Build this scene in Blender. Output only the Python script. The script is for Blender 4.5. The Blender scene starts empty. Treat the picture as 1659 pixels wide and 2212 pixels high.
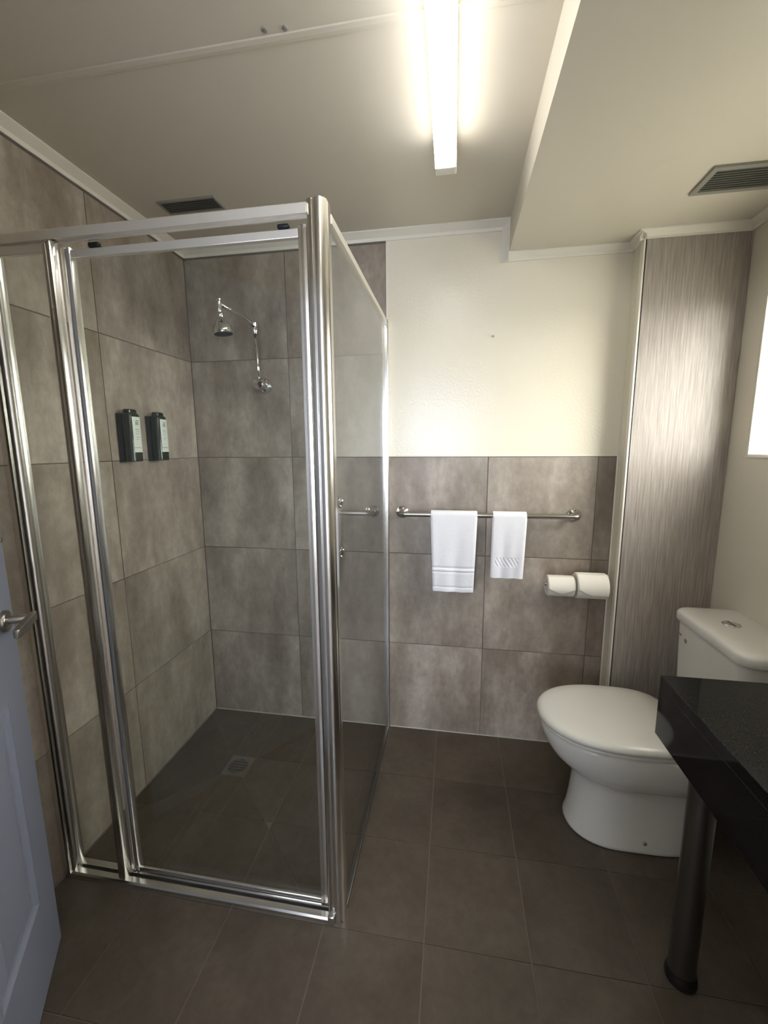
import bpy, bmesh, math, random
from mathutils import Vector, Matrix
random.seed(7)
PI = math.pi
sc = bpy.context.scene
C = sc.collection

# ---------------------------------------------------------------- camera
cam_d = bpy.data.cameras.new('camera')
cam = bpy.data.objects.new('camera', cam_d)
C.objects.link(cam)
YAW, PITCH, ROLL = 0.1648, 0.1543, -0.0069
F = Vector((-math.sin(YAW)*math.cos(PITCH), math.cos(YAW)*math.cos(PITCH), -math.sin(PITCH)))
R = Vector((math.cos(YAW), math.sin(YAW), 0))
U = R.cross(F)
R2 = R*math.cos(ROLL) + U*math.sin(ROLL)
U2 = -R*math.sin(ROLL) + U*math.cos(ROLL)
cam.matrix_world = Matrix(((R2.x, U2.x, -F.x, 1.244), (R2.y, U2.y, -F.y, -1.902), (R2.z, U2.z, -F.z, 1.3946), (0, 0, 0, 1)))
cam_d.sensor_fit = 'HORIZONTAL'
cam_d.sensor_width = 36
cam_d.lens = 902.3/1659*36
cam_d.clip_start = 0.01
sc.camera = cam

# ---------------------------------------------------------------- world, exposure
w = bpy.data.worlds.new('sky')
sc.world = w
w.use_nodes = True
bg = w.node_tree.nodes['Background']
bg.inputs[0].default_value = (1.0, .985, .94, 1)      # bright overcast sky
bg.inputs[1].default_value = 22.0
sc.view_settings.view_transform = 'Standard'
sc.view_settings.look = 'None'
sc.view_settings.exposure = 0.0
sc.view_settings.gamma = 1
sc.view_settings.use_curve_mapping = False
sc.cycles.max_bounces = 14
sc.cycles.transparent_max_bounces = 24
sc.cycles.use_denoising = True
TUBE = 11.0        # emission of the fluorescent diffuser
HALL = 12        # emission of the window at the end of the hall
# daylight portal: only guides the renderer's sampling of the sky through the side window
pd = bpy.data.lights.new('window_portal', 'AREA')
pd.shape = 'RECTANGLE'; pd.size = .80; pd.size_y = .53
pd.cycles.is_portal = True
po = bpy.data.objects.new('window_portal', pd)
C.objects.link(po)
po.location = (2.273+.06, -.6135, 1.625)
po.rotation_euler = (0, -math.pi/2*-1, 0)

# ---------------------------------------------------------------- materials
def mat(name, col, rough=0.5, metal=0.0, spec=0.5, emis=None, estr=0):
    m = bpy.data.materials.new(name)
    m.use_nodes = True
    b = m.node_tree.nodes['Principled BSDF']
    b.inputs['Base Color'].default_value = (*col, 1)
    b.inputs['Roughness'].default_value = rough
    b.inputs['Metallic'].default_value = metal
    b.inputs['Specular IOR Level'].default_value = spec
    if emis:
        b.inputs['Emission Color'].default_value = (*emis, 1)
        b.inputs['Emission Strength'].default_value = estr
    return m

def nd(m, t, **kw):
    n = m.node_tree.nodes.new(t)
    for k, v in kw.items():
        setattr(n, k, v)
    return n

def coords(m, scale, kind='Object', rnd=True):
    """object coordinates, shifted per object so that like pieces differ"""
    nt = m.node_tree
    tc = nd(m, 'ShaderNodeTexCoord')
    mp = nd(m, 'ShaderNodeMapping')
    mp.inputs['Scale'].default_value = scale
    if rnd:
        oi = nd(m, 'ShaderNodeObjectInfo')
        mul = nd(m, 'ShaderNodeMath', operation='MULTIPLY'); mul.inputs[1].default_value = 40
        nt.links.new(oi.outputs['Random'], mul.inputs[0])
        nt.links.new(mul.outputs[0], mp.inputs['Location'])
    nt.links.new(tc.outputs[kind], mp.inputs['Vector'])
    return mp.outputs[0]

def noise(m, vec, scale, detail=4, rough=.5):
    n = nd(m, 'ShaderNodeTexNoise')
    n.inputs['Scale'].default_value = scale
    n.inputs['Detail'].default_value = detail
    n.inputs['Roughness'].default_value = rough
    m.node_tree.links.new(vec, n.inputs['Vector'])
    return n.outputs['Fac']

def ramp(m, fac, stops):
    r = nd(m, 'ShaderNodeValToRGB')
    el = r.color_ramp.elements
    while len(el) < len(stops):
        el.new(.5)
    for e, (p, c) in zip(el, stops):
        e.position = p
        e.color = (*c, 1)
    m.node_tree.links.new(fac, r.inputs[0])
    return r.outputs[0]

def mixc(m, a, b, fac, mode='MIX'):
    x = nd(m, 'ShaderNodeMix', data_type='RGBA', blend_type=mode)
    if hasattr(fac, 'links'):
        m.node_tree.links.new(fac, x.inputs[0])
    else:
        x.inputs[0].default_value = fac
    m.node_tree.links.new(a, x.inputs[6])
    m.node_tree.links.new(b, x.inputs[7])
    return x.outputs[2]

def bump(m, h, strength, dist=.002):
    b = nd(m, 'ShaderNodeBump')
    b.inputs['Strength'].default_value = strength
    b.inputs['Distance'].default_value = dist
    m.node_tree.links.new(h, b.inputs['Height'])
    m.node_tree.links.new(b.outputs[0], m.node_tree.nodes['Principled BSDF'].inputs['Normal'])

def tocol(m, c):
    m.node_tree.links.new(c, m.node_tree.nodes['Principled BSDF'].inputs['Base Color'])

def stone_tile(name, dark, mid, light, rough, streak=.5, sz=(1, 1, .35)):
    m = mat(name, mid, rough)
    v = coords(m, sz)
    cloud = noise(m, v, 4.2, 7, .62)
    a = ramp(m, cloud, [(.36, dark), (.5, mid), (.64, light)])
    v2 = coords(m, (sz[0]*3.2, sz[1]*3.2, sz[2]*1.6))
    st = noise(m, v2, 2.4, 6, .6)
    b = ramp(m, st, [(.37, dark), (.5, mid), (.63, light)])
    c = mixc(m, a, b, streak)
    fine = ramp(m, noise(m, coords(m, (1, 1, .7)), 30, 6, .7), [(.35, (.80, .79, .78)), (.65, (1.16, 1.16, 1.16))])
    c = mixc(m, c, fine, .7, 'MULTIPLY')
    tint = nd(m, 'ShaderNodeObjectInfo')
    hv = nd(m, 'ShaderNodeHueSaturation')
    mr = nd(m, 'ShaderNodeMapRange')
    mr.inputs[3].default_value = .9; mr.inputs[4].default_value = 1.1
    m.node_tree.links.new(tint.outputs['Random'], mr.inputs[0])
    m.node_tree.links.new(mr.outputs[0], hv.inputs['Value'])
    m.node_tree.links.new(c, hv.inputs['Color'])
    tocol(m, hv.outputs[0])
    bump(m, noise(m, v, 60, 3), .12, .001)
    return m

M = {}
M['wtile'] = stone_tile('wall_tile', (.200, .160, .126), (.318, .267, .220), (.475, .420, .358), .42, .45, (1, 1, .55))
M['ftile'] = stone_tile('floor_tile', (.066, .049, .034), (.083, .064, .046), (.100, .079, .059), .42, .3, (1, 1, 1))
M['grout'] = mat('wall_grout', (.15, .13, .11), .9)
M['fgrout'] = mat('floor_grout', (.165, .138, .11), .9)
M['seal'] = mat('white_silicone', (.42, .40, .36), .4)
def paint(name, col, rough, b=.15, sc_=140):
    m = mat(name, col, rough)
    v = coords(m, (1, 1, 1), rnd=False)
    n = noise(m, v, 3, 3)
    a = ramp(m, n, [(.2, tuple(c*.965 for c in col)), (.8, col)])
    tocol(m, a)
    bump(m, noise(m, v, sc_, 2, .5), b, .002)
    return m
M['cream'] = paint('cream_gloss_paint', (.80, .745, .615), .2, .5, 110)
M['rpaint'] = paint('warm_white_paint', (.70, .655, .555), .45, .12)
M['ceil'] = paint('ceiling_paint', (.65, .60, .505), .42, .08)
M['trim'] = mat('white_trim_paint', (.80, .76, .67), .38)
M['light_body'] = mat('batten_white', (.78, .74, .66), .4)
M['diffuser'] = mat('tube_diffuser', (.9, .9, .88), .4, emis=(1, .995, .965), estr=TUBE)
M['hallpane'] = mat('hall_window_pane', (.8, .8, .85), .5, emis=(.70, .80, 1.0), estr=HALL)
M['chrome'] = mat('chrome', (.72, .72, .72), .08, 1)
M['alu'] = mat('polished_aluminium', (.80, .78, .745), .2, 1)
M['satin'] = mat('satin_aluminium', (.90, .855, .78), .42, .8)
M['brushed'] = mat('brushed_nickel', (.42, .40, .37), .28, 1)
M['black'] = mat('black_rubber', (.008, .008, .008), .5)
M['dark'] = mat('dark_gap', (.02, .02, .018), .8)
M['ceramic'] = mat('white_ceramic', (.72, .70, .66), .12)
M['plastic'] = mat('white_plastic', (.70, .68, .62), .22)
M['door'] = mat('grey_blue_door_paint', (.235, .255, .325), .42)
M['legmetal'] = mat('dark_satin_leg', (.16, .155, .145), .3, .9)
M['ventframe'] = mat('vent_frame_grey', (.26, .25, .22), .5)
M['ventslat'] = mat('vent_slat_dark', (.085, .085, .07), .55)
M['green'] = mat('dark_green_bottle', (.014, .022, .009), .22)
M['label'] = mat('pale_bottle_label', (.72, .76, .70), .45)
M['labelprint'] = mat('grey_label_print', (.30, .36, .30), .5)
M['paper'] = mat('toilet_paper', (.80, .755, .67), .95, spec=.1)
M['card'] = mat('cardboard_core', (.35, .28, .2), .9)
M['hallwall'] = mat('hall_wall', (.62, .60, .56), .8)
M['hallfloor'] = mat('hall_floor', (.12, .10, .09), .7)

m = M['stone'] = mat('black_polished_stone', (.004, .004, .004), .06, spec=.2)
v = coords(m, (1, 1, 1), rnd=False)
tocol(m, ramp(m, noise(m, v, 700, 2), [(.55, (.006, .006, .006)), (.72, (.03, .03, .03))]))

m = M['towel'] = mat('white_terry', (.93, .92, .96), .95, spec=.1)
bump(m, noise(m, coords(m, (1, 1, 1), rnd=False), 420, 3, .7), .8, .003)

m = M['wood'] = mat('grey_oak_laminate', (.25, .22, .19), .41, spec=.36)
v = coords(m, (85, 85, 3.2), rnd=False)
n1 = noise(m, v, 2.2, 7, .6)
wv = nd(m, 'ShaderNodeTexWave', wave_type='RINGS', rings_direction='Y')
wv.inputs['Scale'].default_value = 9
wv.inputs['Distortion'].default_value = 7
wv.inputs['Detail'].default_value = 4
m.node_tree.links.new(coords(m, (3.2, 1, .42), rnd=False), wv.inputs['Vector'])
g1 = ramp(m, n1, [(.36, (.27, .236, .212)), (.5, (.345, .306, .278)), (.64, (.42, .378, .347))])
g2 = ramp(m, wv.outputs['Fac'], [(0, (.27, .235, .20)), (1, (.40, .36, .315))])
tocol(m, mixc(m, g1, g2, .22))
bump(m, n1, .4, .001)

def glass_mat(name, tint, ior=1.5):
    m = bpy.data.materials.new(name)
    m.use_nodes = True
    nt = m.node_tree
    for n in list(nt.nodes):
        nt.nodes.remove(n)
    out = nd(m, 'ShaderNodeOutputMaterial')
    tr = nd(m, 'ShaderNodeBsdfTransparent'); tr.inputs[0].default_value = (*tint, 1)
    gl = nd(m, 'ShaderNodeBsdfGlossy'); gl.inputs['Roughness'].default_value = .01
    fr = nd(m, 'ShaderNodeFresnel'); fr.inputs[0].default_value = ior
    mx = nd(m, 'ShaderNodeMixShader')
    # thin pane: the back of the sheet reflects as weakly as its front
    ge = nd(m, 'ShaderNodeNewGeometry')
    mr = nd(m, 'ShaderNodeMapRange'); mr.inputs[3].default_value = ior; mr.inputs[4].default_value = 1/ior
    nt.links.new(ge.outputs['Backfacing'], mr.inputs[0])
    nt.links.new(mr.outputs[0], fr.inputs[0])
    nt.links.new(fr.outputs[0], mx.inputs[0])
    nt.links.new(tr.outputs[0], mx.inputs[1])
    nt.links.new(gl.outputs[0], mx.inputs[2])
    nt.links.new(mx.outputs[0], out.inputs[0])
    return m
M['glass'] = glass_mat('shower_glass', (.978, .993, .985))
M['pane'] = glass_mat('window_glass', (.97, .98, .97))
M['ground'] = mat('outdoor_ground', (.22, .22, .20), .9)

# ---------------------------------------------------------------- helpers
def link(name, bm, m, parent=None, bevel=0, seg=2, smooth=False, origin=None):
    me = bpy.data.meshes.new(name)
    if origin is not None:
        bmesh.ops.translate(bm, vec=-Vector(origin), verts=bm.verts)
    bmesh.ops.recalc_face_normals(bm, faces=bm.faces)
    bm.to_mesh(me)
    bm.free()
    me.materials.append(m)
    o = bpy.data.objects.new(name, me)
    C.objects.link(o)
    if origin is not None:
        o.location = origin
    if parent:
        o.parent = parent
        # every parent sits untransformed except where its builder says so
        o.matrix_parent_inverse = WI(parent)
    if bevel:
        b = o.modifiers.new('bevel', 'BEVEL')
        b.width = bevel; b.segments = seg; b.limit_method = 'ANGLE'; b.angle_limit = .6
        smooth = True
    if smooth:
        for p in me.polygons:
            p.use_smooth = True
        if bevel or smooth == 'auto':
            me.set_sharp_from_angle(angle=.7)
    return o

def W(o):
    mtx = o.matrix_basis.copy()
    if o.parent:
        mtx = W(o.parent) @ o.matrix_parent_inverse @ mtx
    return mtx
def WI(o):
    return W(o).inverted()

def boxbm(*bs):
    bm = bmesh.new()
    for x0, x1, y0, y1, z0, z1 in bs:
        vs = [bm.verts.new((x, y, z)) for x in (x0, x1) for y in (y0, y1) for z in (z0, z1)]
        for f in ((0, 1, 3, 2), (4, 6, 7, 5), (0, 4, 5, 1), (2, 3, 7, 6), (0, 2, 6, 4), (1, 5, 7, 3)):
            bm.faces.new([vs[i] for i in f])
    return bm
def box(name, b, m, parent=None, bevel=0, **k):
    b = (min(b[0], b[1]), max(b[0], b[1]), min(b[2], b[3]), max(b[2], b[3]), min(b[4], b[5]), max(b[4], b[5]))
    org = ((b[0]+b[1])/2, (b[2]+b[3])/2, (b[4]+b[5])/2)
    return link(name, boxbm(b), m, parent, bevel, origin=org, **k)

def prism(pts, axis, a, b, bm=None):
    """extrude a closed outline (2d) along an axis from a to b"""
    bm = bm or bmesh.new()
    def P(p, t):
        return {'x': (t, p[0], p[1]), 'y': (p[0], t, p[1]), 'z': (p[0], p[1], t)}[axis]
    v0 = [bm.verts.new(P(p, a)) for p in pts]
    v1 = [bm.verts.new(P(p, b)) for p in pts]
    n = len(pts)
    bm.faces.new(v0); bm.faces.new(v1[::-1])
    for i in range(n):
        bm.faces.new((v0[i], v0[(i+1) % n], v1[(i+1) % n], v1[i]))
    return bm

def loft(rings, bm=None, cap=True):
    bm = bm or bmesh.new()
    vs = [[bm.verts.new(p) for p in r] for r in rings]
    n = len(rings[0])
    for a, b in zip(vs, vs[1:]):
        for i in range(n):
            bm.faces.new((a[i], a[(i+1) % n], b[(i+1) % n], b[i]))
    if cap:
        bm.faces.new(vs[0][::-1]); bm.faces.new(vs[-1])
    return bm

def lathe(prof, origin, axis='z', seg=32, bm=None):
    """prof: list of (radius, distance along axis)"""
    o = Vector(origin)
    if isinstance(axis, str):
        axis = {'x': (1, 0, 0), 'y': (0, 1, 0), 'z': (0, 0, 1), '-y': (0, -1, 0), '-x': (-1, 0, 0)}[axis]
    ax = axis
    ax = Vector(ax).normalized()
    e1 = ax.orthogonal().normalized(); e2 = ax.cross(e1)
    rings = [[o + ax*d + (e1*math.cos(2*PI*i/seg) + e2*math.sin(2*PI*i/seg))*max(r, 1e-5) for i in range(seg)] for r, d in prof]
    return loft(rings, bm)

def tube(path, r, seg=16, bm=None):
    path = [Vector(p) for p in path]
    rings = []
    up = None
    for i, p in enumerate(path):
        t = (path[min(i+1, len(path)-1)] - path[max(i-1, 0)]).normalized()
        if up is None:
            up = t.orthogonal().normalized()
        up = (up - t*up.dot(t)).normalized()
        s = t.cross(up)
        rr = r[i] if isinstance(r, (list, tuple)) else r
        rings.append([p + (up*math.cos(2*PI*k/seg) + s*math.sin(2*PI*k/seg))*rr for k in range(seg)])
    return loft(rings, bm)

def arc(p0, c, p1, n=6):
    """quadratic bend from p0 round corner c to p1"""
    p0, c, p1 = Vector(p0), Vector(c), Vector(p1)
    return [(p0*(1-t)**2 + c*2*t*(1-t) + p1*t*t) for t in [i/n for i in range(n+1)]]

def thing(name, label, cat, loc, group=None, rotz=0):
    o = bpy.data.objects.new(name, None)
    o.empty_display_size = .05
    C.objects.link(o)
    o.location = loc
    o.rotation_euler = (0, 0, rotz)
    o['label'] = label; o['category'] = cat
    if group:
        o['group'] = group
    return o
def tag(o, label, cat, group=None):
    o['label'] = label; o['category'] = cat
    if group:
        o['group'] = group
    return o
def struct(o):
    o['kind'] = 'structure'
    return o
def rrect(x0, x1, y0, y1, r, n=5, rs=None):
    rs = rs or (r, r, r, r)
    out = []
    for (cx, cy, a0), q in zip(((x1, y1, 0), (x0, y1, 90), (x0, y0, 180), (x1, y0, 270)), rs):
        sx = -1 if cx == x1 else 1; sy = -1 if cy == y1 else 1
        for i in range(n+1):
            a = math.radians(a0 + 90*i/n)
            out.append((cx + sx*q + q*math.cos(a), cy + sy*q + q*math.sin(a)))
    return out

# ---------------------------------------------------------------- room dimensions
XR = 2.273          # right wall
YB = -1.79          # rear wall (with the doorway)
ZC = 2.29           # main ceiling
ZS = 2.166          # lower ceiling of the bulkhead
XS = 1.449          # bulkhead edge
XT = 1.923          # right end of the tiled back wall
YP = -.10           # face of the boxed-out laminate column
SX, SY = .945, -.885  # shower footprint
T = .002            # tile proud of its bed

# ---------------------------------------------------------------- room shell
floor = struct(link('floor', boxbm((-.1, XR+.1, YB-.1, .12, -.12, -T)), M['fgrout']))
wall_back = struct(link('wall_back', boxbm((-.1, XR+.1, T, .12, -.1, ZC+.1)), M['grout']))
wall_left = struct(link('wall_left', boxbm((-.12, -T, YB-.1, .12, -.1, ZC+.1)), M['grout']))
WY0, WY1, WZ0, WZ1 = -1.02, -.207, 1.354, 1.896
wall_right = struct(link('wall_right', boxbm(
    (XR, XR+.12, YB-.1, .12, -.1, WZ0), (XR, XR+.12, YB-.1, .12, WZ1, ZC+.1),
    (XR, XR+.12, WY1, .12, WZ0, WZ1), (XR, XR+.12, YB-.1, WY0, WZ0, WZ1)), M['rpaint']))
DX0, DX1, DZ = .62, 1.44, 2.05
wall_rear = struct(link('wall_rear', boxbm(
    (-.1, DX0, YB-.1, YB, -.1, ZC+.1), (DX1, XR+.1, YB-.1, YB, -.1, ZC+.1), (DX0, DX1, YB-.1, YB, DZ, ZC+.1)), M['rpaint']))
ceiling = struct(link('ceiling', boxbm((-.1, XR+.1, YB-.1, .12, ZC, ZC+.1)), M['ceil']))
link('bulkhead', boxbm((XS, XR, YB, -.0005, ZS, ZC)), M['ceil'], ceiling)
link('panel_joint', prism([(-.888, ZC-.0025), (-.878, ZC-.004), (-.868, ZC-.0025), (-.866, ZC), (-.890, ZC)], 'x', .035, 1.449), M['ceil'], ceiling)
for i, (sx, sy) in enumerate(((.823, -.902), (.868, -.899))):
    link('screw_head', lathe([(.006, 0), (.006, .002), (.004, .003), (0, .003)], (sx, sy, ZC), (0, 0, -1), 10), M['ventframe'], ceiling)
# plastered cream area over the tiled dado
link('plaster', boxbm((.947, XT+.02, -.0002, T, 1.3535, ZC)), M['cream'], wall_back)
link('nail', lathe([(.0035, 0), (.0035, .006), (.005, .007), (.004, .009), (0, .009)], (1.398, 0, 1.851), '-y', 10), M['brushed'], wall_back)
# boxed-out column at the right end of the back wall
wall_column = struct(link('wall_column', boxbm((XT, XR, YP, .001, 0, ZS)), M['cream']))
link('laminate_panel', boxbm((XT+.004, XR-.002, YP-.008, YP, 0, ZS-.028)), M['wood'], wall_column)
link('panel_edge', boxbm((XT, XT+.003, YP-.007, YP, 0, ZS-.028)), M['dark'], wall_column)

# ---------------------------------------------------------------- tiles
G = .0015
def wall_tiles_back():
    xs = [0, .487, .945, 1.394, 1.848, XT-.004]
    for i in range(5):
        for r in range(5):
            if r >= 3 and i >= 2:
                continue
            x0, x1 = xs[i]+G, xs[i+1]-G
            z0, z1 = r*.45+G, (r+1)*.45-G
            d = random.uniform(-.0003, .0003)
            box('tile', (x0, x1, d, T, z0, z1), M['wtile'], wall_back, bevel=.0008, seg=1)
def wall_tiles_left():
    ys = [0, -.075, -.534, -.99, -1.44, YB]
    ys = [-T, -.534, -.988, -1.44, YB+.002]
    for i in range(4):
        for r in range(5):
            d = random.uniform(-.0003, .0003)
            box('tile', (-T, -d, ys[i]-G, ys[i+1]+G, r*.45+G, (r+1)*.45-G), M['wtile'], wall_left, bevel=.0008, seg=1)
wall_tiles_back()
wall_tiles_left()

def clip(poly, a, b, c):
    """keep the part of a convex polygon where a*x+b*y+c >= 0"""
    out = []
    for i in range(len(poly)):
        p, q = poly[i], poly[(i+1) % len(poly)]
        dp, dq = a*p[0]+b*p[1]+c, a*q[0]+b*q[1]+c
        if dp >= 0:
            out.append(p)
        if dp*dq < 0:
            t = dp/(dp-dq)
            out.append((p[0]+(q[0]-p[0])*t, p[1]+(q[1]-p[1])*t))
    return out
DRX, DRY = .325, -.372
gx = [-.004, .008, .301, .596, .891, 1.186, 1.480, 1.775, 2.070, XR]
gx = [0, .301, .596, .891, 1.186, 1.480, 1.775, 2.070, XR]
gy = [0, -.312, -.615, -.915, -1.210, -1.505, YB]
def area(p):
    return abs(sum(p[i][0]*p[(i+1) % len(p)][1]-p[(i+1) % len(p)][0]*p[i][1] for i in range(len(p))))/2
def floor_tile(poly, grow=0):
    if len(poly) < 3 or area(poly) < .0006:
        return
    cx = sum(p[0] for p in poly)/len(poly); cy = sum(p[1] for p in poly)/len(poly)
    # inset every edge by the half joint
    res = poly
    for i in range(len(poly)):
        p, q = poly[i], poly[(i+1) % len(poly)]
        a, b = -(q[1]-p[1]), q[0]-p[0]
        l = math.hypot(a, b)
        if l < 1e-6:
            continue
        a /= l; b /= l
        c = -(a*p[0]+b*p[1])
        if a*cx+b*cy+c < 0:
            a, b, c = -a, -b, -c
        res = clip(res, a, b, c-.0016)
    if len(res) < 3:
        return
    link('tile', prism(res, 'z', -T, random.uniform(-.0002, .0002)), M['ftile'], floor, origin=(cx, cy, 0))
for i in range(len(gx)-1):
    for j in range(len(gy)-1):
        cell = [(gx[i], gy[j]), (gx[i+1], gy[j]), (gx[i+1], gy[j+1]), (gx[i], gy[j+1])]
        if gx[i] < SX and gy[j] > -.86:
            inner = clip(clip(cell, -1, 0, SX), 0, 1, .885)
            outer = clip(cell, 1, 0, -SX)
            outer2 = clip(clip(cell, -1, 0, SX), 0, -1, -.885)
            for sa in (1, -1):
                for sb in (1, -1):
                    q = clip(clip(inner, sa, sa, -sa*(DRX+DRY)), sb, -sb, -sb*(DRX-DRY))
                    # leave the grate's square free
                    for k in ((clip(q, 1, 0, -(DRX+.055))), clip(clip(q, -1, 0, DRX+.055), 1, 0, -(DRX-.055)), clip(q, -1, 0, DRX-.055)):
                        if not k:
                            continue
                        mid = sum(p[0] for p in k)/len(k)
                        if abs(mid-DRX) < .055:
                            floor_tile(clip(k, 0, 1, -(DRY+.055)))
                            floor_tile(clip(k, 0, -1, DRY-.055))
                        else:
                            floor_tile(k)
            floor_tile(outer)
            floor_tile(outer2)
        else:
            floor_tile(cell)

# pale silicone beads along the foot of the walls
def bead(name, a, b, m):
    o = link(name, tube([a, b], .003, 8), M[m])
    return struct(o)
bead('trim_1', (0, -.001, .001), (XT, -.001, .001), 'seal')
bead('trim_2', (.002, -.002, .001), (.002, YB, .001), 'grout')
# tile edge strips
struct(box('trim_3', (XT-.004, XT+.001, -.006, T, 0, 1.352), M['trim'], bevel=.001))
struct(box('trim_4', (.944, XT, -.004, 0, 1.350, 1.3565), M['trim'], bevel=.001))
struct(box('trim_5', (.9435, .9485, -.004, 0, 1.3565, 2.258), M['trim'], bevel=.001))
struct(box('trim_6', (XT-.008, XT, YP-.009, YP+.016, 0, ZS-.03), M['trim'], bevel=.002))

# cornices: a hollow wedge profile
def cornice(name, p0, p1, nrm, z, s=.034, flip=False):
    p0, p1, nrm = Vector(p0), Vector(p1), Vector(nrm)
    prof = [(0, 0), (s, 0), (s, -.004), (s*.55, -s*.42), (s*.22, -s*.62), (.006, -s), (0, -s)]
    rings = [[Vector((p.x, p.y, z)) + nrm*a + Vector((0, 0, b)) for a, b in prof] for p in (p0, p1)]
    return struct(link(name, loft(rings), M['trim'], smooth='auto'))
cornice('trim_7', (0, 0, 0), (0, YB, 0), (1, 0, 0), ZC)
cornice('trim_8', (0, 0, 0), (XS, 0, 0), (0, -1, 0), ZC)
cornice('trim_9', (XS, 0, 0), (XT, 0, 0), (0, -1, 0), ZS, .028)
cornice('trim_10', (XT, 0, 0), (XT, YP-.028, 0), (-1, 0, 0), ZS, .028)
cornice('trim_11', (XT-.02, YP, 0), (XR, YP, 0), (0, -1, 0), ZS, .030)
cornice('trim_12', (XR, YP, 0), (XR, YB, 0), (-1, 0, 0), ZS, .028)
struct(link('trim_13', prism([(XS, 0), (XS-.03, 0), (XS-.03, -.005), (XS-.012, -.014), (XS-.003, -.028), (XS, -.028)], 'z', ZS-.03, ZC), M['trim'], smooth='auto'))

# ---------------------------------------------------------------- window in the right wall
win = struct(bpy.data.objects.new('window_1', None)); C.objects.link(win); win.location = (XR+.05, WY0, WZ0)
xa, xb = XR+.002, XR+.04
bm = boxbm((xa, xb, WY0, WY1, WZ0, WZ0+.007), (xa, xb, WY0, WY1, WZ1-.007, WZ1), (xa, xb, WY0, WY0+.007, WZ0+.007, WZ1-.007), (xa, xb, WY1-.007, WY1, WZ0+.007, WZ1-.007))
link('window_frame', bm, M['trim'], win)
box('pane', (XR+.004, XR+.010, WY0+.007, WY1-.007, WZ0+.007, WZ1-.007), M['pane'], win)
box('sill', (XR-.004, XR+.002, WY0, WY1, WZ0-.004, WZ0), M['trim'], win)

struct(link('ground', boxbm((XR+.12, 30, -20, 20, -.6, -.5)), M['ground']))
# ---------------------------------------------------------------- hall beyond the doorway, behind the camera
HX0, HX1, HY = -.5, 2.8, -4.6
hall = struct(link('wall_hall', boxbm(
    (HX0-.1, HX0, HY, YB-.1, -.1, 2.5), (HX1, HX1+.1, HY, YB-.1, -.1, 2.5),
    (HX0, HX1, HY-.1, HY, -.1, .7), (HX0, HX1, HY-.1, HY, 2.1, 2.5), (HX0, .3, HY-.1, HY, .7, 2.1), (2.2, HX1, HY-.1, HY, .7, 2.1)), M['hallwall']))
struct(link('floor_hall', boxbm((HX0, HX1, HY, YB-.1, -.12, 0)), M['hallfloor']))
struct(link('ceiling_hall', boxbm((HX0, HX1, HY, YB-.1, 2.4, 2.5)), M['hallwall']))
hw = struct(bpy.data.objects.new('window_2', None)); C.objects.link(hw); hw.location = (1.25, HY, 1.4)
link('window_frame', boxbm((.3, 2.2, HY-.06, HY-.01, .7, .74), (.3, 2.2, HY-.06, HY-.01, 2.06, 2.1), (.3, .34, HY-.06, HY-.01, .74, 2.06), (2.16, 2.2, HY-.06, HY-.01, .74, 2.06), (1.23, 1.27, HY-.06, HY-.01, .74, 2.06)), M['trim'], hw)
for a, b in ((.34, 1.23), (1.27, 2.16)):
    box('pane', (a, b, HY-.045, HY-.035, .74, 2.06), M['hallpane'], hw)

# ---------------------------------------------------------------- shower screen
scr = thing('shower_screen', 'framed corner shower enclosure of chrome rails and clear glass', 'shower screen', (SX, SY, 0))
# corner post: fluted profile
def post_profile(x0, x1, y0, y1):
    w_ = x1-x0
    return [(x0, y0+.004), (x0+.004, y0), (x0+.012, y0-.001), (x0+.014, y0+.003), (x0+.017, y0+.003), (x0+.019, y0-.002), (x0+w_*.6, y0-.005), (x1-.011, y0-.003),
            (x1-.003, y0+.004), (x1, y0+.012), (x1-.003, y0+.014), (x1-.003, y0+.018), (x1, y0+.020), (x1, y1-.004), (x1-.004, y1), (x0+.004, y1), (x0, y1-.004)]
link('corner_post', prism(post_profile(.903, .949, -.902, -.858), 'z', 0, 1.952), M['alu'], scr, smooth='auto')
HZ0, HZ1 = 1.921, 1.945
link('header_rail', prism([(-.905, HZ0), (-.905, HZ1-.003), (-.902, HZ1), (-.878, HZ1), (-.878, HZ0), (-.882, HZ0), (-.882, HZ0+.004), (-.901, HZ0+.004), (-.901, HZ0)], 'x', .0, .903), M['satin'], scr)
link('wall_jamb', prism([(0, -.914), (.017, -.914), (.022, -.910), (.022, -.903), (.030, -.900), (.034, -.893), (.030, -.884), (.034, -.876), (.034, -.866), (.030, -.862), (0, -.862)], 'z', 0, HZ0), M['alu'], scr, smooth='auto')
link('bottom_track', prism([(-.908, 0), (-.908, .010), (-.904, .015), (-.888, .015), (-.886, .004), (-.882, .004), (-.880, .020), (-.862, .022), (-.858, .018), (-.858, 0)], 'x', .0, .905), M['alu'], scr)
box('track_end_cap', (.902, .922, -.913, -.898, .002, .028), M['chrome'], scr, bevel=.003)
# fixed panel
fp = thing('fixed_panel', '', '', (0, 0, 0)); 
for k in ('label', 'category'):
    del fp[k]
fp.parent = scr; fp.matrix_parent_inverse = WI(scr)
box('top_bar', (.030, .203, -.897, -.884, 1.895, 1.920), M['satin'], fp, bevel=.002)
link('stile', prism([(.198, -.902), (.206, -.902), (.207, -.897), (.211, -.897), (.212, -.902), (.219, -.902), (.222, -.898), (.222, -.880), (.198, -.880)], 'z', .015, 1.921), M['alu'], fp, smooth='auto')
box('glass', (.030, .200, -.893, -.888, .016, 1.897), M['glass'], fp)
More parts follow.
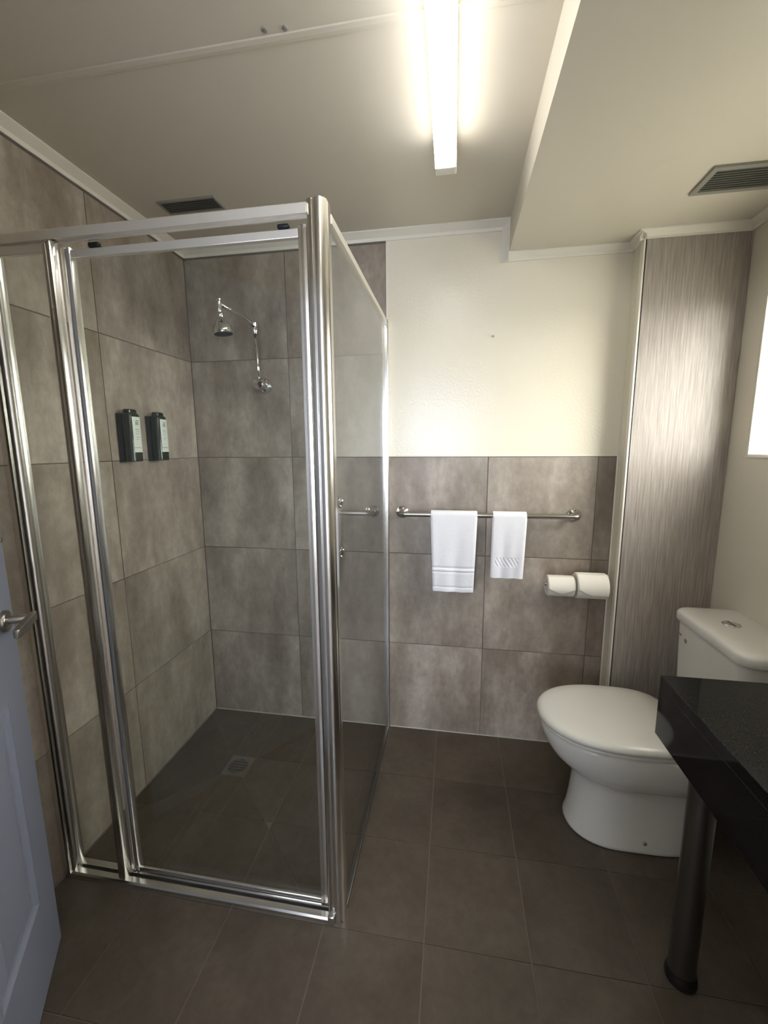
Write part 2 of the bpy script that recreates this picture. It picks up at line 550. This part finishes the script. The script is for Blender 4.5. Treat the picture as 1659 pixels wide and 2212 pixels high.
# sliding door
sd = thing('sliding_door', '', '', (0, 0, 0))
for k in ('label', 'category'):
    del sd[k]
sd.parent = scr; sd.matrix_parent_inverse = WI(scr)
box('top_bar', (.249, .872, -.873, -.860, 1.886, 1.907), M['satin'], sd, bevel=.002)
box('bottom_bar', (.249, .872, -.874, -.866, .024, .038), M['alu'], sd, bevel=.002)
link('stile', prism([(.225, -.877), (.235, -.877), (.237, -.873), (.241, -.873), (.243, -.877), (.249, -.876), (.251, -.872), (.251, -.857), (.225, -.857)], 'z', .024, 1.912), M['alu'], sd, smooth='auto')
link('stile', prism([(.873, -.877), (.880, -.877), (.882, -.874), (.884, -.874), (.886, -.877), (.893, -.876), (.895, -.872), (.895, -.857), (.873, -.857)], 'z', .024, 1.912), M['alu'], sd, smooth='auto')
box('roller', (.305, .336, -.876, -.862, 1.908, 1.920), M['black'], sd, bevel=.004)
box('roller', (.82, .85, -.876, -.862, 1.908, 1.919), M['black'], sd, bevel=.004)
box('glass', (.250, .874, -.869, -.864, .036, 1.888), M['glass'], sd)
# side panel
sp = thing('side_panel', '', '', (0, 0, 0))
for k in ('label', 'category'):
    del sp[k]
sp.parent = scr; sp.matrix_parent_inverse = WI(scr)
link('top_bar', prism([(.932, 1.916), (.932, 1.934), (.936, 1.938), (.948, 1.938), (.951, 1.934), (.951, 1.916)], 'y', -.858, -.004), M['satin'], sp)
box('bottom_bar', (.934, .949, -.858, -.002, 0, .012), M['legmetal'], sp, bevel=.002)
link('wall_channel', prism([(.929, -.001), (.929, -.021), (.932, -.024), (.951, -.024), (.954, -.021), (.954, -.001)], 'z', 0, 1.938), M['alu'], sp)
box('glass', (.939, .945, -.862, -.020, .012, 1.918), M['glass'], sp)

# ---------------------------------------------------------------- shower fittings
sh = thing('overhead_shower', 'chrome gooseneck shower arm with a small round rose on the tiled wall', 'shower head', (.365, 0, 1.68))
link('wall_flange', lathe([(.036, 0), (.036, .006), (.030, .016), (.016, .020), (.016, .03)], (.368, 0, 1.68), '-y', 28), M['chrome'], sh, smooth='auto')
link('elbow', lathe([(.0, .018), (.020, .022), (.024, .030), (.024, .050), (.026, .052), (.026, .072), (.022, .077), (.0, .079)], (.368, 0, 1.68), '-y', 28), M['chrome'], sh, smooth='auto')
link('riser', tube([(.368, -.058, 1.685), (.366, -.060, 1.76), (.362, -.064, 1.90)], [.0085, .0085, .0085]), M['chrome'], sh, smooth=True)
link('swivel_joint', lathe([(0, -.022), (.011, -.021), (.0145, -.010), (.015, .004), (.019, .008), (.019, .024), (.013, .029), (0, .030)], (.362, -.064, 1.915), (0, 0, 1), 20), M['chrome'], sh, smooth='auto')
pth = [(.362, -.070, 1.925), (.361, -.10, 1.940), (.357, -.15, 1.949), (.352, -.22, 1.944), (.346, -.312, 1.940)]
link('arm', tube(pth, [.0095, .0085, .0075, .0075, .0085]), M['chrome'], sh, smooth=True)
link('hanger', lathe([(0, 0), (.013, .001), (.013, .005), (.010, .008), (.0095, .048), (.008, .052), (0, .053)], (.345, -.322, 1.958), (0, 0, -1), 22), M['chrome'], sh, smooth='auto')
ax = Vector((.10, .06, -1))
ro = link('rose', lathe([(.0, 0), (.008, .001), (.013, .007), (.0145, .015), (.011, .023), (.014, .030), (.028, .045), (.036, .056), (.038, .072), (.037, .080), (.034, .082)], (.346, -.322, 1.914), ax, 36), M['chrome'], sh, smooth='auto')
link('spray_face', lathe([(0, .0805), (.0345, .0815), (.0345, .084), (0, .0845)], (.346, -.322, 1.914), ax, 36), M['dark'], sh)

for zz, nm in ((1.142, 'upper chrome wall tap behind the shower corner post'), (.902, 'lower chrome wall tap behind the shower corner post')):
    tp = thing('tap', nm, 'tap', (.714, 0, zz), 'shower taps on the tiled wall')
    link('wall_flange', lathe([(.026, 0), (.026, .005), (.020, .014), (.012, .018), (.012, .034), (0, .035)], (.714, 0, zz), '-y', 26), M['chrome'], tp, smooth='auto')
    bm = lathe([(0, .03), (.014, .031), (.017, .040), (.017, .055), (.013, .062), (0, .063)], (.714, 0, zz), '-y', 22)
    for k in range(4):
        a = PI/4 + k*PI/2
        d = Vector((math.cos(a), 0, math.sin(a)))
        c0 = Vector((.714, -.048, zz))
        tube([c0+d*.008, c0+d*.026, c0+d*.031], [.0065, .0075, .004], 10, bm)
    link('handle', bm, M['chrome'], tp, smooth='auto')

# soap dispensers on the left wall
def dispenser(y, label):
    z0 = 1.345
    d = thing('soap_dispenser', label, 'dispenser', (0, y, z0), 'pump bottles on the shower wall')
    link('wall_bracket', prism(rrect(.0, .022, y-.028, y+.028, .004, 2), 'z', z0, z0+.180), M['black'], d)
    rings = []
    def rr(z, gx_, gy_, r):
        return [(p[0], p[1], z) for p in rrect(.020+gx_*0, .062-gx_, y-.031+gy_, y+.031-gy_, r, 5)]
    for z, g, h, r in ((z0+.001, .004, .004, .014), (z0+.004, 0, 0, .018), (z0+.172, 0, 0, .018), (z0+.180, .004, .004, .015), (z0+.184, .010, .010, .010)):
        rings.append(rr(z, g, h, r))
    link('bottle', loft(rings), M['green'], d, smooth='auto')
    link('cap', loft([[(p[0], p[1], z) for p in rrect(.024, .054-g, y-.022+g, y+.022-g, .010, 5)] for z, g in ((z0+.183, 0), (z0+.193, 0), (z0+.196, .003))]), M['green'], d, smooth='auto')
    # label wraps round the outward face of the bottle
    lb = []
    base = rrect(.020, .0627, y-.0317, y+.0317, .018, 5)
    keep = [p for p in base if p[0] > .040 and p[1] > y-.023]
    keep.sort(key=lambda p: p[1] if p[0] > .06 else p[1])
    bm = bmesh.new()
    n = len(keep)
    lo = [bm.verts.new((p[0], p[1], z0+.036)) for p in keep]
    hi = [bm.verts.new((p[0], p[1], z0+.168)) for p in keep]
    for i in range(n-1):
        bm.faces.new((lo[i], lo[i+1], hi[i+1], hi[i]))
    lab = link('label', bm, M['label'], d)
    bm = bmesh.new()
    for k, (za, zb, ya, yb) in enumerate(((.152, .156, -.004, .012), (.138, .150, -.006, .010), (.120, .123, -.008, .010), (.112, .114, -.006, .012), (.104, .106, -.008, .009), (.092, .094, -.008, .012), (.084, .086, -.006, .006), (.052, .055, -.022, .014))):
        x = .0632
        vs = [bm.verts.new((x, y+a, z0+b)) for a, b in ((ya, za), (yb, za), (yb, zb), (ya, zb))]
        bm.faces.new(vs)
    pr = link('print', bm, M['labelprint'], lab); pr['kind'] = 'stuff'
dispenser(-.470, 'dark green wall soap bottle with pale label, farther from the shower corner')
dispenser(-.318, 'dark green wall soap bottle with pale label, nearer the shower corner')

# floor drain
dr = thing('floor_drain', 'square stainless drain grate with a round perforated centre in the shower floor', 'drain', (DRX, DRY, 0))
sq = [(DRX+a*.052, DRY+b*.052) for a, b in ((-1, -1), (1, -1), (1, 1), (-1, 1))]
N = 32
bm = bmesh.new()
def ringv(r, z):
    return [bm.verts.new((DRX+r*math.cos(2*PI*i/N), DRY+r*math.sin(2*PI*i/N), z)) for i in range(N)]
def sqv(h, z):
    out = []
    for i in range(N):
        a = 2*PI*i/N; c_, s_ = math.cos(a), math.sin(a); k = h/max(abs(c_), abs(s_))
        out.append(bm.verts.new((DRX+c_*k, DRY+s_*k, z)))
    return out
a_, b_, c_, d_ = sqv(.052, -T), sqv(.052, .0012), ringv(.041, .0012), ringv(.041, -.0018)
for u_, v_ in ((a_, b_), (b_, c_), (c_, d_)):
    for i in range(N):
        bm.faces.new((u_[i], u_[(i+1) % N], v_[(i+1) % N], v_[i]))
link('surround', bm, M['brushed'], dr)
link('well_shade', lathe([(.041, -.0019), (.041, -.0012), (0, -.0012)], (DRX, DRY, 0), 'z', N), M['dark'], dr)  # flat dark disc, coloured as the shade below the grate's holes
bm = bmesh.new()
for i in range(-4, 5):
    x = i*.0088; h = math.sqrt(max(.040**2-x*x, 0))
    if h > .006:
        for bx in ((DRX+x-.0018, DRX+x+.0018, DRY-h, DRY+h, -.001, .001),):
            b2 = boxbm(bx); me = bpy.data.meshes.new('t'); b2.to_mesh(me); b2.free(); bm.from_mesh(me); bpy.data.meshes.remove(me)
for j in range(-2, 3):
    y = j*.016; h = math.sqrt(max(.040**2-y*y, 0))
    b2 = boxbm((DRX-h, DRX+h, DRY+y-.002, DRY+y+.002, -.0008, .0008)); me = bpy.data.meshes.new('t'); b2.to_mesh(me); b2.free(); bm.from_mesh(me); bpy.data.meshes.remove(me)
link('grate', bm, M['brushed'], dr)

# ---------------------------------------------------------------- ceiling fixtures
lt = thing('batten_light', 'long white fluorescent batten light glowing on the ceiling', 'ceiling light', (1.205, -.45, ZC))
LX0, LX1, LY0, LY1 = 1.173, 1.236, -1.68, -.482
box('housing', (LX0+.003, LX1-.003, LY0-.004, LY1+.004, ZC-.032, ZC-.0005), M['light_body'], lt, bevel=.002)
link('diffuser', prism([(LX0+.004, ZC-.032), (LX0, ZC-.034), (LX0+.001, ZC-.072), (LX0+.008, ZC-.080), (LX1-.008, ZC-.080), (LX1-.001, ZC-.072), (LX1, ZC-.034), (LX1-.004, ZC-.032)], 'y', LY0, LY1-.030), M['diffuser'], lt)
box('end_cap', (LX0-.001, LX1+.001, LY1-.030, LY1+.004, ZC-.081, ZC-.031), M['light_body'], lt, bevel=.003)
box('end_cap', (LX0-.001, LX1+.001, LY0-.004, LY0, ZC-.081, ZC-.031), M['light_body'], lt, bevel=.001)

def vent(x0, x1, y0, y1, z, label, fw):
    v = thing('ceiling_vent', label, 'vent', ((x0+x1)/2, (y0+y1)/2, z))
    h = .007
    link('frame', boxbm((x0, x1, y0, y0+fw, z-h, z), (x0, x1, y1-fw, y1, z-h, z), (x0, x0+fw, y0+fw, y1-fw, z-h, z), (x1-fw, x1, y0+fw, y1-fw, z-h, z)), M['ventframe'], v)
    link('recess_shade', boxbm((x0+fw, x1-fw, y0+fw, y1-fw, z-.001, z)), M['dark'], v)  # flat near-black sheet: stands in for the shade of the open recess
    n = max(4, int((y1-y0-2*fw)/.011))
    for i in range(n):
        yy = y0+fw+(i+.5)*(y1-y0-2*fw)/n
        link('slat', boxbm((x0+fw, x1-fw, yy-.0032, yy+.0032, z-.0055, z-.0035)), M['ventslat'], v)
vent(.150, .378, -.372, -.292, ZC, 'dark slim ceiling grille above the shower', .007)
vent(1.950, 2.235, -.465, -.330, ZS, 'grey framed ceiling grille in the lowered ceiling near the laminate column', .016)

# ---------------------------------------------------------------- towel rail and towels
RY, RZ = -.072, 1.098
tr = thing('towel_rail', 'chrome towel rail on the tiled wall', 'towel rail', (1.39, 0, RZ))
path = [(1.015, -.005, RZ), (1.015, RY+.018, RZ)] + arc((1.015, RY+.018, RZ), (1.015, RY, RZ), (1.033, RY, RZ)) + arc((1.747, RY, RZ+.002), (1.765, RY, RZ+.002), (1.765, RY+.018, RZ+.002)) + [(1.765, -.005, RZ+.002)]
link('rail', tube(path, .011, 16), M['brushed'], tr, smooth=True)
for x in (1.015, 1.765):
    link('wall_flange', lathe([(.030, 0), (.030, .005), (.027, .010), (.018, .014), (.013, .020), (.0095, .026)], (x, 0, RZ), '-y', 30), M['chrome'], tr, smooth='auto')

def towel(name, label, xa, xb, xa2, xb2, drop, back, bands, seed, ph, kind):
    """cloth folded over the rail: a profile swept across its width, with soft folds"""
    bm = bmesh.new()
    rnd = random.Random(seed)
    r = .0165
    prof = []
    n1 = 14
    for i in range(n1+1):
        prof.append((RY+r, RZ-back + back*i/n1, 0))
    for i in range(1, 10):
        a = PI*i/10
        prof.append((RY+r*math.cos(a), RZ+r*math.sin(a), 0))
    n2 = 84
    for i in range(n2+1):
        prof.append((RY-r, RZ-drop*i/n2, i/n2))
    nx = 72
    grid = []
    for (y, z, t) in prof:
        row = []
        for k in range(nx+1):
            s = k/nx
            l = xa+(xa2-xa)*t; rr_ = xb+(xb2-xb)*t
            if y > RY:
                q = min(1, (RZ-z)/.2)*.014 if z < RZ else 0
                l += q; rr_ -= q
            x = l+(rr_-l)*s
            dy = 0
            if t > 0:
                dy = -.004*t*math.sin(s*PI*2.2+ph) - .0025*t*math.sin(s*PI*5+ph*2+t*1.5) + (-.006*t)*(1-t)
                e = min(s, 1-s)
                dy += .005*max(0, 1-e/.06)**2            # rolled edges
                for (b0, b1, d) in bands:
                    if b0 < t < b1:
                        if kind == 'weave':
                            dy += .0035 if (math.sin(s*56 - (t-b0)*67) > 0) and .10 < s < .84 else 0
                        else:
                            dy += d
            zz = z + .0015*math.sin(s*7+ph)*t
            row.append(bm.verts.new((x, y+dy, zz)))
        grid.append(row)
    for a, b in zip(grid, grid[1:]):
        for k in range(nx):
            bm.faces.new((a[k], a[k+1], b[k+1], b[k]))
    o = link(name, bm, M['towel'], None, smooth=True, origin=((xa+xb)/2, RY, RZ))
    s_ = o.modifiers.new('thick', 'SOLIDIFY'); s_.thickness = .009; s_.offset = 0
    sb = o.modifiers.new('soft', 'SUBSURF'); sb.levels = 1; sb.render_levels = 1
    tag(o, label, 'towel', 'white towels on the rail')
    return o
towel('hand_towel', 'larger white towel on the rail, hanging lower and nearer the shower', 1.149, 1.349, 1.163, 1.339, .345, .22,
      [(.665, .70, .0035), (.70, .72, -.002), (.72, .745, .003), (.92, .945, .003)], 3, .6, 'band')
towel('face_towel', 'smaller white towel on the rail with a woven diagonal band', 1.414, 1.554, 1.412, 1.545, .272, .18,
      [(.66, .80, .001)], 5, 2.2, 'weave')

# ---------------------------------------------------------------- toilet paper
hd = thing('toilet_roll_holder', 'metal double roll holder on the tiled wall beside the column', 'roll holder', (1.77, 0, .81))
link('spindle', tube([(1.642, -.080, .806), (1.900, -.080, .806)], .008, 12), M['chrome'], hd, smooth=True)
link('bracket', tube([(1.900, -.080, .806)] + arc((1.900, -.080, .806), (1.906, -.080, .806), (1.906, -.07, .806)) + [(1.906, -.004, .806)], .006, 10), M['chrome'], hd, smooth=True)
link('wall_flange', lathe([(.015, 0), (.015, .004), (.009, .008), (.006, .012)], (1.904, 0, .806), '-y', 20), M['chrome'], hd, smooth='auto')
def roll(x0, x1, r, label, zc):
    o = thing('toilet_roll', label, 'toilet roll', ((x0+x1)/2, -.08, zc), 'toilet rolls on the holder')
    bm = lathe([(.020, 0), (r-.003, 0), (r, .003), (r, x1-x0-.003), (r-.003, x1-x0), (.020, x1-x0), (.020, 0)], (x0, -.08, zc), 'x', 40)
    bmesh.ops.remove_doubles(bm, verts=bm.verts, dist=1e-6)
    link('roll', bm, M['paper'], o, smooth='auto')
    bm = bmesh.new()
    n = 20
    for rr_ in (.0198, .0188):
        pass
    rings = [[(x, -.08+q*math.cos(2*PI*i/n), zc+q*math.sin(2*PI*i/n)) for i in range(n)] for x, q in ((x0-.0005, .0188), (x0-.0005, .0200), (x1+.0005, .0200), (x1+.0005, .0188), (x0-.0005, .0188))]
    link('core', loft(rings, cap=False), M['card'], o, smooth='auto')
    # loose last sheet folded to a point
    bm = bmesh.new()
    top, tip, na, w_ = 75, (-12 if r < .05 else 8), 12, x1-x0
    g = []
    nx = 16
    for i in range(na+1):
        row = []
        for k in range(nx+1):
            s = k/nx
            sp_ = 1-abs(2*s-1)
            full = -2 - 34*(sp_ if r < .05 else min(1, s*2.2))
            ang = top+(full-top)*i/na
            a = math.radians(180-ang)
            q = r+.0012+.002*(i/na)**2
            row.append(bm.verts.new((x0+w_*s, -.08+q*math.cos(a), zc+q*math.sin(a))))
        g.append(row)
    for a, b in zip(g, g[1:]):
        for k in range(nx):
            bm.faces.new((a[k], a[k+1], b[k+1], b[k]))
    sh_ = link('folded_sheet', bm, M['paper'], o, smooth=True)
    s_ = sh_.modifiers.new('t', 'SOLIDIFY'); s_.thickness = .0012; s_.offset = 1
roll(1.648, 1.757, .0445, 'slimmer toilet roll with its sheet folded to a point', .802)
roll(1.763, 1.884, .0545, 'fuller toilet roll beside the column edge strip', .808)

# ---------------------------------------------------------------- toilet
TY = -.410
wc = thing('toilet', 'white close-coupled toilet with closed lid beside the right wall', 'toilet', (1.9, TY, 0))
def egg(xf, xr, hw, z, xm=None, sq=3.0, n=56, hwr=None, yc=TY):
    """slice: rounded nose towards -x, squarish tail towards +x"""
    xm = xm if xm is not None else xf+(xr-xf)*.5
    hwr = hwr or hw
    out = []
    for i in range(n):
        a = 2*PI*i/n
        c, s = math.cos(a), math.sin(a)
        if c < 0:
            x = xm + (xm-xf)*c
            y = hw*s
            # a touch fuller than an ellipse
            k = (abs(c)**2.2+abs(s)**2.2)**(-1/2.2)
            x = xm + (xm-xf)*c*k; y = hw*s*k
        else:
            k = (abs(c)**sq+abs(s)**sq)**(-1/sq)
            x = xm + (xr-xm)*c*k
            y = (hw+(hwr-hw)*c)*s*k
        out.append((x, yc+y, z))
    return out
rings = []
for xf, xr, hw, z, xm, sq in (
        (1.689, 2.085, .121, .001, 1.84, 5), (1.682, 2.086, .127, .006, 1.84, 5), (1.686, 2.086, .126, .016, 1.84, 5), (1.694, 2.088, .122, .05, 1.84, 5), (1.701, 2.095, .118, .11, 1.85, 5),
        (1.706, 2.110, .116, .17, 1.86, 5), (1.708, 2.125, .117, .205, 1.87, 5), (1.702, 2.14, .121, .228, 1.87, 4.6), (1.680, 2.15, .137, .247, 1.87, 4.2), (1.650, 2.16, .155, .268, 1.86, 4),
        (1.620, 2.18, .168, .298, 1.85, 4), (1.600, 2.20, .175, .330, 1.84, 4), (1.588, 2.225, .179, .362, 1.83, 4.5), (1.584, 2.25, .180, .388, 1.83, 5), (1.586, 2.255, .179, .395, 1.83, 5), (1.592, 2.255, .174, .398, 1.83, 5)):
    rings.append(egg(xf, xr, hw, z, xm, sq))
link('pan', loft(rings), M['ceramic'], wc, smooth=True)
link('seat', loft([egg(1.583, 2.035, .181, .399, 1.83, 4), egg(1.577, 2.04, .185, .402, 1.83, 4), egg(1.577, 2.04, .185, .411, 1.83, 4), egg(1.581, 2.036, .182, .414, 1.83, 4)]), M['plastic'], wc, smooth=True)
link('lid', loft([egg(1.578, 2.045, .184, .4155, 1.83, 3.6), egg(1.570, 2.05, .190, .419, 1.83, 3.6), egg(1.569, 2.05, .191, .428, 1.83, 3.6), egg(1.575, 2.045, .187, .437, 1.83, 3.6),
                  egg(1.590, 2.030, .176, .443, 1.83, 3.4), egg(1.63, 2.0, .14, .447, 1.83, 3.2), egg(1.74, 1.92, .06, .449, 1.83, 2.4)]), M['plastic'], wc, smooth=True)
for s in (-1, 1):
    link('hinge', lathe([(0, -.022), (.010, -.021), (.011, 0), (.010, .021), (0, .022)], (2.052, TY+s*.075, .412), 'y', 16), M['chrome'], wc, smooth='auto')
link('screw_cap', lathe([(.0065, 0), (.0060, .002), (.003, .004), (0, .004)], (1.915, TY-.1245, .045), '-y', 14), M['brushed'], wc, smooth='auto')
link('waste_pipe', tube([(2.07, TY+.02, .16), (2.14, TY+.02, .17), (2.2, TY+.02, .18), (XR, TY+.02, .18)], .052, 24), M['plastic'], wc, smooth=True)
# cistern
CY0, CY1, CX0 = TY-.215, TY+.175, 2.082
def crect(z, g, x0=CX0, rf=.045):
    return [(p[0], p[1], z) for p in rrect(x0+g, XR-.001, CY0+g, CY1-g, .02, 7, (.004, max(rf-g*.5, .01), max(rf-g*.5, .01), .004))]
cs = link('cistern', loft([crect(.398, .030), crect(.405, .020), crect(.43, .014), crect(.60, .007), crect(.752, .002)]), M['ceramic'], wc, smooth='auto')
cl = link('cistern_lid', loft([crect(.7545, -.001), crect(.756, -.006), crect(.760, -.008), crect(.780, -.008), crect(.788, -.004), crect(.792, .004), crect(.794, .02), crect(.795, .05)]), M['ceramic'], wc, smooth='auto')
bt = link('flush_button', lathe([(.027, 0), (.027, .003), (.024, .005), (.023, .004), (0, .004)], (2.178, TY+.012, .7945), 'z', 32), M['chrome'], wc, smooth='auto')
link('button_split', boxbm((2.178-.0010, 2.178+.0010, TY+.012-.022, TY+.012+.022, .798, .7994)), M['dark'], bt)
# small worn emblem and overflow mark on the cistern's front
link('emblem', boxbm((CX0+.0025, CX0+.006, CY1-.056, CY1-.038, .698, .706)), M['ventframe'], cs)
link('emblem', lathe([(.009, 0), (.008, .002), (0, .002)], (CX0+.0045, CY1-.084, .692), '-x', 12), M['ventframe'], cs)

# ---------------------------------------------------------------- vanity bench
BX, BY, BZ, BU = 1.789, -.783, .800, .634
vb = thing('vanity_bench', 'black polished stone vanity bench on a round metal leg', 'vanity', (2.03, -1.27, 0))
box('benchtop', (BX, XR-.001, YB+.02, BY, BZ-.03, BZ), M['stone'], vb, bevel=.0015)
box('front_apron', (BX, BX+.02, YB+.02, BY, BU, BZ-.03), M['stone'], vb, bevel=.0012)
box('end_apron', (BX+.02, XR-.001, BY-.02, BY, BU, BZ-.03), M['stone'], vb, bevel=.0012)
for ly in (-.883, -1.68):
    lg = link('leg', lathe([(.0, .03), (.031, .031), (.031, BU+.13), (0, BU+.131)], (1.862, ly, 0), 'z', 36), M['legmetal'], vb, smooth='auto')
    link('foot', lathe([(.036, 0), (.037, .006), (.036, .018), (.033, .030), (0, .032)], (1.862, ly, 0), 'z', 36), M['black'], lg, smooth='auto')

# ---------------------------------------------------------------- door leaf
A = Vector((.150, -1.064, 0)); u = Vector((.575, -.818, 0)).normalized()
n_ = Vector((-u.y, u.x, 0))
door = struct(bpy.data.objects.new('door_1', None)); C.objects.link(door)
door.location = A
door.rotation_euler = (0, 0, math.atan2(u.y, u.x))
bpy.context.view_layer.update()
DM = Matrix.Translation(A) @ Matrix.Rotation(math.atan2(u.y, u.x), 4, 'Z')
def dlink(name, bm, m, parent=None, **k):
    """geometry given in door space: x along the leaf from its free edge, y out of its face, z up"""
    bmesh.ops.transform(bm, matrix=DM, verts=bm.verts)
    return link(name, bm, m, parent or door, **k)
DL, DH, DT = .80, 2.03, .036
dlink('leaf', boxbm((0, DL, -DT, -.007, .004, DH), (0, .105, -.007, 0, .004, DH), (DL-.105, DL, -.007, 0, .004, DH),
                    (.105, DL-.105, -.007, 0, .004, .235), (.105, DL-.105, -.007, 0, .80, .93), (.105, DL-.105, -.007, 0, DH-.12, DH),
                    (.36, .44, -.007, 0, .235, .80), (.36, .44, -.007, 0, .93, DH-.12)), M['door'])
for (a, b) in ((.105, .36), (.44, .695)):
    for (c, d) in ((.235, .80), (.93, DH-.12)):
        def rg(i, y):
            return [(a+i, y, c+i), (b-i, y, c+i), (b-i, y, d-i), (a+i, y, d-i)]
        dlink('panel', loft([rg(.0, -.0005), rg(.008, .002), rg(.014, -.004), rg(.020, -.0065), rg(.030, -.0065), rg(.052, -.001), rg(.056, -.001)], cap=False), M['door'])
        dlink('panel_field', boxbm((a+.055, b-.055, -.006, -.001, c+.055, d-.055)), M['door'])
hn = dlink('handle', lathe([(.0265, 0), (.0265, .006), (.024, .009), (.012, .010)], (.058, 0, .987), 'y', 32), M['brushed'], smooth='auto')
dlink('spindle', lathe([(.0095, 0), (.0095, .050), (.008, .052), (0, .052)], (.058, .008, .987), 'y', 20), M['brushed'], hn, smooth='auto')
dlink('lever', prism([(.050, .062), (.044, .060), (.044, .052), (.052, .047), (.165, .047), (.170, .052), (.170, .058), (.165, .061)], 'z', .977, .998), M['brushed'], hn, bevel=.002)
dlink('snib', lathe([(.012, 0), (.012, .004), (.007, .007), (.006, .018), (0, .019)], (.055, 0, 1.185), 'y', 20), M['brushed'], hn, smooth='auto')
# door frame of the doorway
struct(link('door_2', boxbm((DX0, DX0+.02, YB-.1, YB+.012, 0, DZ), (DX1-.02, DX1, YB-.1, YB+.012, 0, DZ), (DX0, DX1, YB-.1, YB+.012, DZ-.02, DZ)), M['trim']))
